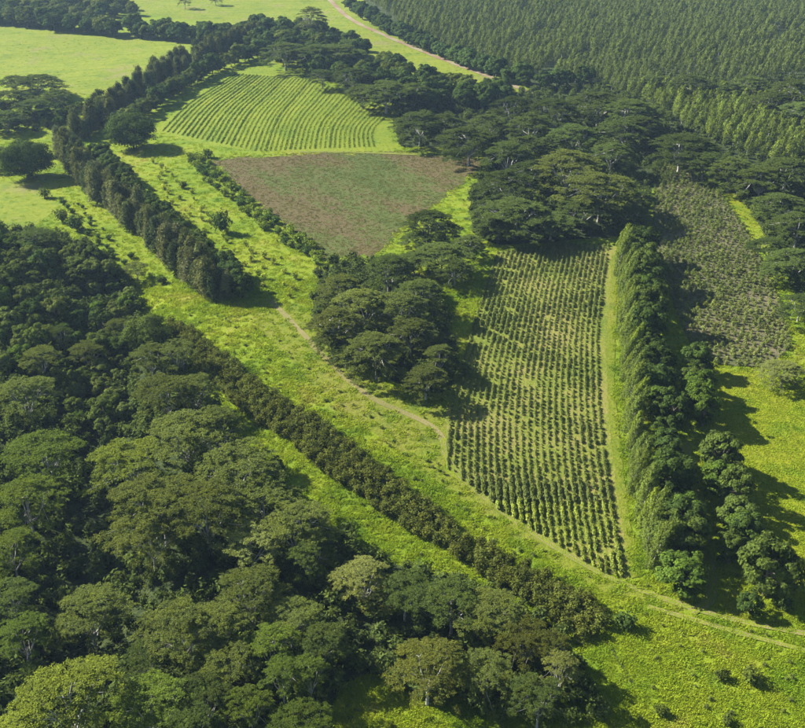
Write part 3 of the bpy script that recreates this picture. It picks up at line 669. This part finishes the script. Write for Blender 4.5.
rowtrees('topline', 'from the right above the left pasture', 'grey green bushy tree', [(232, 42), (150, 36), (90, 31), (40, 26), (-30, 16)], 9.0, THK, 'thicket_tree', (1.2, 1.9), 'bdp', 40, 2.5, offs=(0.0, 9.0))
wood('topscrub', 'bushy tree in the top left thicket', 'thicket at the top left corner', poly([(-30, -10), (60, -6), (120, 4), (135, 16), (80, 24), (-30, 12)]), 11.0, (1.1, 1.7), 'pbpd', 22, protos=THK, name='thicket_tree')
wood('northrow', 'bushy tree in the belt above striped field', 'tree belt above the striped field', poly([(225, 40), (260, 28), (330, 40), (375, 58), (352, 66), (425, 84), (510, 98), (500, 112), (430, 112), (400, 112), (350, 92), (300, 72), (262, 58)]), 10.5, (1.1, 1.7), 'ddob', 23, protos=THK, name='belt_tree')
rowtrees('edge', 'from the left along the plantation edge', 'blue green edge tree', [(352, 10), (380, 30), (420, 48), (470, 68), (530, 90), (580, 86)], 9.0, THK, 'edge_tree', (1.1, 1.6), 'bd', 41, 2.0)
wood('nwside', 'bushy tree in the hollow by left hedgerow', 'trees in the hollow by the left hedgerow', poly([(-10, 112), (50, 108), (88, 112), (74, 128), (50, 132), (-10, 134)]), 7.5, (0.5, 0.95), 'dnbo', 24)
#wood('eastwood', 'dark understorey tree in the wood behind the scrub field', 'understorey behind the scrub field', poly([(700, 160), (820, 175), (825, 330), (790, 290), (775, 225), (735, 185)]), 9.0, (0.7, 1.1), 'dd', 25)

# ---- individual bushes
def bush(px, py, s, t, label, name='bush', meshes=None, cat='bush', zs=1.0):
    x, y = at(px, py); g = np.random.default_rng(int(px * 7 + py))
    put_one(name, meshes or BSH, int(g.integers(0, 3)), float(x), float(y), s, g.uniform(0, 6.28), jt(TINT[t], g, 0.05), dict(label=label, cat=cat), zs)
bush(626, 628, 1.35, 'd', "rounded dark bush in the grass above the track bend")
bush(722, 678, 0.85, 'o', "left of two brownish bushes in the near grass below the ruts")
bush(752, 682, 1.15, 'o', "right of two brownish bushes in the near grass below the ruts")
bush(662, 714, 0.8, 'o', "small ragged bush at the bottom edge of the near grass")
bush(728, 724, 0.7, 'o', "tiny bush at the very bottom edge of the grass")
bush(784, 608, 1.0, 'd', "dark bush at the corner of the bright crop field")
bush(222, 232, 2.2, 'd', "lone round tree like bush in the long grass left of the fallow field", zs=1.5)
bush(184, 188, 1.2, 'o', "small dark lone bush in the yellow grass by the weedy row")
bush(45, 198, 1.6, 'n', "small round bush in the small bright pasture")
bush(100, 97, 1.8, 'd', "tiny lone bush at the lower point of the upper left pasture")
bush(62, 222, 2.0, 'p', "pale grey bush at the edge of the small bright pasture")
bush(78, 230, 2.2, 'd', "broad dark bush beside the pale grey bush")
bush(106, 258, 1.3, 'd', "small dark bush on the grass strip left of the hedgerow")
bush(162, 284, 1.1, 'd', "single round bush at the foot of the ironwood hedgerow")
bush(208, 158, 1.6, 'd', "low dark bush at the lower corner of the striped field")

# ---- dark hedge band: shrub after shrub
HB = poly([(166, 326), (192, 333), (250, 382), (330, 433), (400, 486), (470, 542), (540, 577), (600, 612), (606, 638), (585, 640), (540, 618), (480, 576), (420, 538), (350, 493), (290, 445), (240, 412), (195, 366)])
pts = poisson(HB, 2.05, seed=51); g = np.random.default_rng(51)
pts = pts[np.argsort(pts[:, 1])]
HEDGE_REST = pts[300:]
for x, y in pts[:300]:
    put_one('hedge_shrub', HED, int(g.integers(0, 4)), float(x), float(y), g.uniform(0.85, 1.25), g.uniform(0, 6.28), jt((1.02, 1.04, 0.8), g, 0.13),
            dict(label="dark olive shrub in the long diagonal hedge band", group="shrubs of the long diagonal hedge band", cat='shrub'))

# ---- orchard rows
def curve_px(pts, n): return resample(smooth(poly(pts), 3), 0.8)
Lc = smooth(poly([(500, 249), (486, 295), (470, 345), (452, 405), (446, 465), (448, 520), (456, 600)]), 3)
Rc = smooth(poly([(615, 246), (606, 300), (603, 350), (606, 420), (616, 500), (630, 582), (632, 600)]), 3)
def bydist(Cv, ys):
    o = np.argsort(Cv[:, 1]); return np.interp(ys, Cv[o, 1], Cv[o, 0])
ys = np.arange(160, 372, 0.85); OP = poly(PX['orchard']); crops = []
xl, xr = bydist(Lc, ys), bydist(Rc, ys); NR = 24; g = np.random.default_rng(61)
for r in range(NR):
    f = (r + 0.3) / NR; xs = xl + (xr - xl) * f + g.normal(size=len(ys)) * 0.13; yy = ys + g.normal(size=len(ys)) * 0.25 + 5
    gap = np.sin(xs * 0.31 + 3 * np.sin(yy * 0.13)) * np.sin(yy * 0.27 + 2 * np.sin(xs * 0.2))
    m = inside(OP, xs, yy) & (g.uniform(size=len(ys)) > 0.05 + 0.5 * (gap > 0.78))
    crops += [(a, b, r) for a, b in zip(xs[m], yy[m])]
crops = np.array(crops); crops = crops[np.argsort(crops[:, 1])]
def crop_size(x, y):
    n_ = np.sin(x * 0.11 + 2 * np.sin(y * 0.05)) * np.cos(y * 0.09 + x * 0.05)
    return (0.92 + 0.25 * n_) * (1.0 + 0.4 * (y < 205))
def ctint(x, y, g):
    d = 0.5 + 0.5 * math.sin(x * 0.05 + 1) * math.cos(y * 0.04)
    return jt((1.2 + 0.45 * d, 1.25 + 0.3 * d, 0.95), g, 0.15)
in_row = {}
for x, y, r in crops[:300]:
    in_row[int(r)] = in_row.get(int(r), 0) + 1
    put_one('crop_plant', CRP, int(g.integers(0, 4)), float(x), float(y), g.uniform(0.7, 1.25) * crop_size(x, y), g.choice([0, math.pi]) + g.normal() * 0.15, ctint(x, y, g),
            dict(label=f"leafy crop plant, {ordinal(in_row[int(r)])} from the near end of the {ordinal(int(r) + 1)} long row from the left", group="crop plants in the long parallel rows", cat='crop plant'))

# ---- scrub field plants
SP_ = poly(PX['scrub']); sp = poisson(SP_, 1.8, seed=71); sp = sp[np.argsort(sp[:, 1])]; g = np.random.default_rng(71)
for x, y in sp[:300]:
    put_one('scrub_plant', SCR, int(g.integers(0, 4)), float(x), float(y), g.uniform(0.7, 1.3), g.uniform(0, 6.28), jt((1.2, 1.15, 1.2), g, 0.15),
            dict(label="low scrubby plant at the near end of the grey brown field", group="plants of the grey brown scrub field", cat='plant'))

# ---- weedy diagonal row left of the fallow field
WR = poly([(186, 158), (205, 160), (250, 200), (300, 236), (335, 262), (318, 268), (285, 245), (240, 212), (205, 182)])
wp = poisson(WR, 4.1, seed=72); g = np.random.default_rng(72)
for x, y in wp:
    put_one('row_shrub', BSH, int(g.integers(0, 3)), float(x), float(y), g.uniform(0.7, 1.6), g.uniform(0, 6.28), jt(((1.7, 1.7, 1.0), (0.9, 1.1, 0.95), (2.1, 2.1, 1.0))[g.integers(0, 3)], g, 0.1),
            dict(label="leafy shrub in the loose diagonal row left of the fallow field", group="loose diagonal shrub row", cat='shrub'))
wp = poisson(poly([(152, 162), (180, 180), (225, 230), (300, 280), (290, 300), (250, 288), (210, 255), (165, 205)]), 5.2, seed=73)
for x, y in wp:
    put_one('weed_clump', SCR, int(g.integers(0, 4)), float(x), float(y), g.uniform(0.9, 2.0), g.uniform(0, 6.28), jt((2.0, 1.9, 1.0), g, 0.15),
            dict(label="tall yellowish weed clump in the grass right of the hedgerow", group="weed clumps right of the hedgerow", cat='plant'))
# ---- dark weeds in the bright meadow and along the lower-left strip
wp = poisson(poly([(185, 312), (262, 318), (330, 385), (420, 455), (520, 535), (600, 590), (560, 585), (470, 530), (390, 470), (300, 400), (230, 350)]), 5.0, seed=74)
for x, y in wp:
    put_one('weed_clump', SCR, int(g.integers(0, 4)), float(x), float(y), g.uniform(0.4, 1.0), g.uniform(0, 6.28), jt((1.2, 1.3, 0.8), g, 0.15),
            dict(label="low green weed clump in the meadow beside the hedge band", group="weed clumps in the meadow", cat='plant'), zs=0.6)
wp = poisson(poly([(60, 200), (80, 205), (112, 240), (140, 262), (120, 265), (95, 245), (70, 225)]), 5.0, seed=75)
for x, y in wp:
    put_one('weed_clump', BSH, int(g.integers(0, 3)), float(x), float(y), g.uniform(0.4, 0.9), g.uniform(0, 6.28), jt((0.8, 1.0, 1.0), g, 0.15),
            dict(label="dark shrubby clump on the grass strip left of the hedgerow", group="shrubby clumps left of the hedgerow", cat='plant'))

# ---- striped field: each crop row a thing
def crop_row(px, w, h, tint, idx):
    L = resample(smooth(poly(px), 3), 0.9); g = np.random.default_rng(900 + idx); n = len(L)
    hv = 0.75 + 0.5 * np.repeat(g.uniform(size=n // 12 + 1), 12)[:n]; mb = MB(); per = 7
    c = np.repeat(np.column_stack([L, height(L[:, 0], L[:, 1])]), per, 0) + g.normal(size=(n * per, 3)) * np.array([w * 0.45, w * 0.45, 0]) ; c[:, 2] += g.uniform(0.1, 1.0, n * per) * h * np.repeat(hv, per)
    s = g.uniform(0.4, 0.75, n * per); leaves(mb, c, g.normal(size=(n * per, 3)) * 0.45 + np.array([0, 0, 0.8]), s, s * 0.6, g, fold=0.3)
    o = link('crop_row', mb.mesh('crop_row', M['crop'])); o.color = (*tint, 1); return o
rows = []
for k in range(44):
    f = k / 43.0
    bx = 163 + (372 - 163) * f; by = 131 + 20 * min(1, f * 2.2)           # foot of the row
    if f < 0.5: tx = 236 + (312 - 236) * f / 0.5; ty = 74 + 6 * f / 0.5
    else: tx = 312 + (392 - 312) * (f - 0.5) / 0.5; ty = 80 + 30 * (f - 0.5) / 0.5
    mx, my = bx * 0.62 + tx * 0.38 - 3 - 6 * f, by * 0.55 + ty * 0.45 - 1
    if f > 0.45: bx, by = bx + 4 * (f - .45), by - 8 * (f - 0.45)
    w_ = random.uniform(0.8, 1.15)
    dark = (k < 15 and k % 5 != 3) or k in (21, 25, 26, 31, 34)
    hgt = (0.45 if dark else 0.2) * (1.0 if k < 22 else 0.6) * random.uniform(0.7, 1.25)
    rows.append(((bx, by), crop_row([(bx, by), (mx, my), (mx * .45 + tx * .55 + 0.5, my * .5 + ty * .5 - 1.5), (tx, ty)], 0.42 if dark else 0.34, hgt, tuple(c * w_ for c in ((0.80, 1.0, 0.55) if dark and k < 16 else (0.98, 1.12, 0.55) if dark else (1.25, 1.32, 0.55))), k)))
for k, (b, o) in enumerate(rows):
    tag(o, label=f"curving green crop row, {ordinal(k + 1)} from the left on the striped hillside", cat='crop row', group='crop rows of the striped hillside field')

# ---- plantation: near trees one by one, the rest as a mass
PL = poly([(350, -14), (410, 36), (480, 62), (545, 86), (595, 86), (650, 106), (700, 136), (745, 156), (830, 180), (900, 182), (900, -14)])
pp = poisson(PL, 4.9, seed=81)
BAND = poly([(640, 76), (700, 80), (745, 86), (790, 78), (830, 78), (830, 116), (795, 106), (760, 98), (730, 94), (690, 90), (650, 86)])
pp = pp[~inside(BAND, pp[:, 0], pp[:, 1])]
ppx, ppy, _ = project(pp[:, 0], pp[:, 1], height(pp[:, 0], pp[:, 1]) + 8); vis = (ppx > -10) & (ppx < 860)
pp = pp[vis]; pp = pp[np.argsort(np.hypot(pp[:, 0], pp[:, 1]))]; g = np.random.default_rng(82)
for x, y in pp[:300]:
    put_one('eucalyptus_tree', EU, int(g.integers(0, 5)), float(x), float(y), g.uniform(0.65, 1.0), g.normal() * 0.5, jt((1.2, 1.2, 0.85), g, 0.16),
            dict(label="slender yellow green eucalyptus in the near plantation block", group="eucalyptus of the near plantation block", cat='tree'))

# ------------------------------------------------------------------ masses (stuff): points with instanced plants
def mass(name, label, P3, scl, rot, meshes, colours, seed=0):
    col = bpy.data.collections.new(name + "_kinds")
    for k, me in enumerate(meshes):
        for c in colours:
            o = bpy.data.objects.new(name + "_kind", me); o.color = (*c, 1); col.objects.link(o)
    nk = len(meshes) * len(colours); n = len(P3); g = np.random.default_rng(seed)
    me = bpy.data.meshes.new(name); me.vertices.add(n); me.vertices.foreach_set("co", np.asarray(P3, np.float32).ravel())
    for nm, ty, arr in (("rot", 'FLOAT', rot), ("scl", 'FLOAT', scl)):
        a = me.attributes.new(nm, ty, 'POINT'); a.data.foreach_set("value", np.asarray(arr, np.float32))
    a = me.attributes.new("idx", 'INT', 'POINT'); a.data.foreach_set("value", g.integers(0, nk, n).astype(np.int32))
    o = link(name, me); tag(o, label=label, kind='stuff')
    ng = bpy.data.node_groups.new(name, 'GeometryNodeTree')
    ng.interface.new_socket("Geometry", in_out='INPUT', socket_type='NodeSocketGeometry'); ng.interface.new_socket("Geometry", in_out='OUTPUT', socket_type='NodeSocketGeometry')
    gi = ng.nodes.new("NodeGroupInput"); go = ng.nodes.new("NodeGroupOutput"); ip = ng.nodes.new("GeometryNodeInstanceOnPoints")
    ci = ng.nodes.new("GeometryNodeCollectionInfo"); ci.inputs["Collection"].default_value = col
    ci.inputs["Separate Children"].default_value = True; ci.inputs["Reset Children"].default_value = True
    def attr(nm, ty):
        x = ng.nodes.new("GeometryNodeInputNamedAttribute"); x.data_type = ty; x.inputs[0].default_value = nm; return x.outputs[0]
    cx = ng.nodes.new("ShaderNodeCombineXYZ"); e2r = ng.nodes.new("FunctionNodeEulerToRotation"); L = ng.links
    L.new(attr("rot", 'FLOAT'), cx.inputs[2]); L.new(cx.outputs[0], e2r.inputs[0])
    L.new(gi.outputs[0], ip.inputs["Points"]); L.new(ci.outputs[0], ip.inputs["Instance"]); ip.inputs["Pick Instance"].default_value = True
    L.new(attr("idx", 'INT'), ip.inputs["Instance Index"]); L.new(e2r.outputs[0], ip.inputs["Rotation"]); L.new(attr("scl", 'FLOAT'), ip.inputs["Scale"])
    L.new(ip.outputs[0], go.inputs[0])
    md = o.modifiers.new("plants", 'NODES'); md.node_group = ng; return o
def p3(xy, dz=0.0): return np.column_stack([xy, height(xy[:, 0], xy[:, 1]) + dz])
g = np.random.default_rng(91)
q = pp[300:]; lf = np.sin(q[:, 0] / 31 + 2 * np.sin(q[:, 1] / 47)) * np.sin(q[:, 1] / 38 + 1.5 * np.sin(q[:, 0] / 29))
keep = ~((lf > 0.86) | (g.uniform(size=len(q)) < 0.04)); q, lf = q[keep], lf[keep]
mass('eucalyptus_mass', "dense dark mass of slender eucalyptus filling the plantation at the top", p3(q), g.uniform(0.6, 1.05, len(q)) * (1 + 0.12 * lf), g.normal(size=len(q)) * 0.5, EU, [(1.05, 1.1, 0.85), (0.78, 0.92, 0.82), (1.35, 1.3, 0.9)], 1)
q = crops[300:, :2]; mass('crop_mass', "crop plants filling the rest of the long parallel rows", p3(q), g.uniform(0.7, 1.25, len(q)) * crop_size(q[:, 0], q[:, 1]), g.choice([0, math.pi], len(q)) + g.normal(size=len(q)) * 0.15, CRP, [(1.75, 1.65, 0.9), (1.3, 1.38, 0.95), (1.6, 1.55, 0.95), (1.0, 1.15, 0.9)], 2)
q = sp[300:]; mass('scrub_mass', "scrubby plants filling the rest of the grey brown field", p3(q), g.uniform(0.55, 1.4, len(q)), g.uniform(0, 6.28, len(q)), SCR, [(1.25, 1.2, 1.2), (0.9, 1.0, 1.05), (1.7, 1.5, 1.45)], 3)
if len(HEDGE_REST): mass('hedge_mass', "dark olive shrubs filling the far end of the diagonal hedge band", p3(HEDGE_REST), g.uniform(0.8, 1.15, len(HEDGE_REST)), g.uniform(0, 6.28, len(HEDGE_REST)), HED, [(1, .95, .8), (.85, .85, .75)], 4)
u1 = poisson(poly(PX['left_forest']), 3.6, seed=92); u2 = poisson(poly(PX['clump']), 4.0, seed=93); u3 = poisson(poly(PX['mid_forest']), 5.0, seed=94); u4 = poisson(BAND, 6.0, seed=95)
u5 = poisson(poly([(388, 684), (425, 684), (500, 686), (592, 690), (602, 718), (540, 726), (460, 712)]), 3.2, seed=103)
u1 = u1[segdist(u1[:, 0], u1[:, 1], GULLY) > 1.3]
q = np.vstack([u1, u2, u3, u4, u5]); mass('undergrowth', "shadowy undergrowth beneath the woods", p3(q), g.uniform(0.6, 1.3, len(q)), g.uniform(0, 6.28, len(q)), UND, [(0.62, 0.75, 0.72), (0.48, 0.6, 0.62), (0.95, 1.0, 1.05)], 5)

ST = poly(PX['striped']); q = poisson(ST, 2.2, seed=100)
mass('grass', "short pale grass between the rows of the striped field", p3(q), np.random.default_rng(5).uniform(0.2, 0.5, len(q)), np.random.default_rng(6).uniform(0, 6.28, len(q)), GRF, [(1, 1, 1), (1.1, 1.05, 0.9), (0.85, 0.95, 0.95)], 10)
q = np.vstack([poisson(poly(PX[k_]), 5.0, seed=101) for k_ in ('pasture_l', 'pasture_c', 'pasture_w')])
mass('grass', "scattered rank grass tufts on the smooth pastures", p3(q), np.random.default_rng(7).uniform(0.25, 0.75, len(q)), np.random.default_rng(8).uniform(0, 6.28, len(q)), GRF, [(1, 1, 1.2), (0.8, 0.92, 1.1)], 11)
# grass: tufts over open ground, away from fields, tracks and trunks
NOG = [poly(PX[k]) for k in ('left_forest', 'plantation', 'mid_forest', 'clump', 'orchard', 'fallow', 'striped', 'scrub', 'pasture_l', 'pasture_c', 'yellow', 'pasture_w')]
def open_ground(n, ylo, yhi, power, seed):
    g = np.random.default_rng(seed); y = ylo * (yhi / ylo) ** (g.uniform(0, 1, n) ** power); x = (g.uniform(-0.5, 0.5, n)) * (y * 0.98 + 70)
    ok = np.ones(n, bool)
    for P in NOG: ok &= ~inside(P, x, y)
    for L, w in TRACKS: ok &= (segdist(x, y, L[::3]) > w * 0.55) | (g.uniform(size=n) < 0.18)
    return np.stack([x, y], 1)[ok]
q = open_ground(52000, 110, 330, 1.0, 96)
MD = poly(PX['meadow']); inm = inside(MD, q[:, 0], q[:, 1]); g = np.random.default_rng(97); q = q[~inm | (g.uniform(size=len(q)) < 0.4)]
lump = np.sin(q[:, 0] * 1.1 + 2 * np.sin(q[:, 1] * .55)) * np.sin(q[:, 1] * 1.05 + 2 * np.sin(q[:, 0] * .5))
sc_ = g.uniform(0.6, 1.2, len(q)) * (0.75 + q[:, 1] / 500) * (1 + 0.3 * np.clip(lump, -0.6, 1))
mass('grass', "tall bright green grass tufts on the open ground nearby", p3(q), sc_, g.uniform(0, 6.28, len(q)), GRS, [(1, 1, 1), (1.12, 1.06, 0.9), (0.85, 0.98, 0.95)], 6)
q = open_ground(34000, 300, 720, 1.0, 98)
mass('grass', "bright green grass clumps on the farther open ground", p3(q), g.uniform(0.4, 0.85, len(q)), g.uniform(0, 6.28, len(q)), GRF, [(1, 1, 1), (1.08, 1.04, 0.9), (0.9, 1.0, 0.95)], 7)
q = open_ground(1700, 110, 420, 1.0, 104)
mass('weeds', "darker green weeds dotted through the bright open grass", p3(q), g.uniform(0.25, 0.7, len(q)), g.uniform(0, 6.28, len(q)), SCR, [(0.85, 1.1, 0.55), (1.05, 1.25, 0.55), (1.2, 1.2, 0.7)], 12)
YP = poly(PX['yellow']); a0 = np.array(at(722, 372)); a1 = np.array(at(782, 590)); dv = (a1 - a0) / np.hypot(*(a1 - a0)); nv = np.array([-dv[1], dv[0]]); rr = []
for k in range(-30, 60):
    t = np.arange(-60, 220, 1.0); P_ = a0 + nv * k * 1.9 + dv * t[:, None] + g.normal(size=(len(t), 2)) * 0.22; rr.append(P_[inside(YP, P_[:, 0], P_[:, 1]) & (g.uniform(size=len(t)) > 0.08)])
q = np.vstack(rr); qx = project(q[:, 0], q[:, 1], height(q[:, 0], q[:, 1]))[0]; q = q[qx < 860]
mass('crop_tufts', "yellow green crop tufts in faint rows on the right edge field", p3(q), g.uniform(0.5, 0.85, len(q)), g.uniform(0, 6.28, len(q)), GRF, [(1.35, 1.12, 0.9), (1.25, 1.1, 0.9), (1.05, 1.0, 0.9)], 9)
FP = poly(PX['fallow']); FC = FP.mean(0); q = poisson(FC + (FP - FC) * 1.05, 1.7, seed=99)
mass('weeds', "low patchy weeds over the reddish brown fallow field", p3(q), g.uniform(0.35, 0.8, len(q)), g.uniform(0, 6.28, len(q)), GRW, [(0.65, 0.8, 0.65), (0.8, 0.62, 0.8), (0.55, 0.7, 0.6), (0.85, 0.76, 0.8)], 8)

# ------------------------------------------------------------------ labels
from collections import defaultdict
zones = defaultdict(list)
for it in ITEMS:
    if 'label' in it: tag(it['o'], label=it['label'], cat=it['cat'], group=it.get('group'))
    else: zones[it['zone']].append(it)
for zn, its in zones.items():
    if 'wlabel' in its[0]:
        for t in set(i['t'] for i in its):
            sub = sorted([i for i in its if i['t'] == t], key=lambda i: i['p'][0])
            for k, it in enumerate(sub): tag(it['o'], label=f"{TNAME[t]} {it['wlabel']}, {ordinal(k + 1)} from the left", cat=it['cat'], group=it['group'])
        continue
    if its[0].get('order') == 'row':
        its.sort(key=lambda t: t['xy'][1] if zn not in ('topline', 'edge') else (-t['p'][0] if zn == 'topline' else t['p'][0]))
        for k, it in enumerate(its): tag(it['o'], label=f"{it['desc']}, {ordinal(k + 1)} {it['phrase']}", cat=it['cat'], group=zn.replace('_', ' ') + ' trees')
    else:
        its.sort(key=lambda t: t['p'][0])
        n = len(its)
        for k, it in enumerate(its):
            side = f"{ordinal(k + 1)} from the left" if k < (n + 1) // 2 else f"{ordinal(n - k)} from the right"
            tag(it['o'], label=f"{TNAME[it['t']]} spreading albizia, {side} {it['phrase']}", cat=it['cat'], group='albizias ' + it['phrase'])

# ------------------------------------------------------------------ haze
m, nt, out = mat_new("haze_air"); pv = N(nt, "ShaderNodeVolumePrincipled")
pv.inputs["Color"].default_value = (0.50, 0.72, 1.0, 1); pv.inputs["Density"].default_value = 0.00006; pv.inputs["Anisotropy"].default_value = 0.2
nt.links.new(pv.outputs[0], out.inputs["Volume"])
mb = MB(); b = 9800.0; zz = (-20.0, 165.0)
v = [(x, y, z) for z in zz for y in (-9800, 10800) for x in (-b, b)]
mb.add(v, [(0, 2, 3, 1), (4, 5, 7, 6), (0, 1, 5, 4), (2, 6, 7, 3), (0, 4, 6, 2), (1, 3, 7, 5)])
hz = link("haze", mb.mesh("haze", m)); tag(hz, kind='stuff', label="thin bluish haze in the air over the valley")
print("objects", len(bpy.data.objects), "items", len(ITEMS), "crops", len(crops), "scrub", len(sp), "hedge", len(pts), "plantation", len(pp), {k: len(v) for k, v in zones.items()})
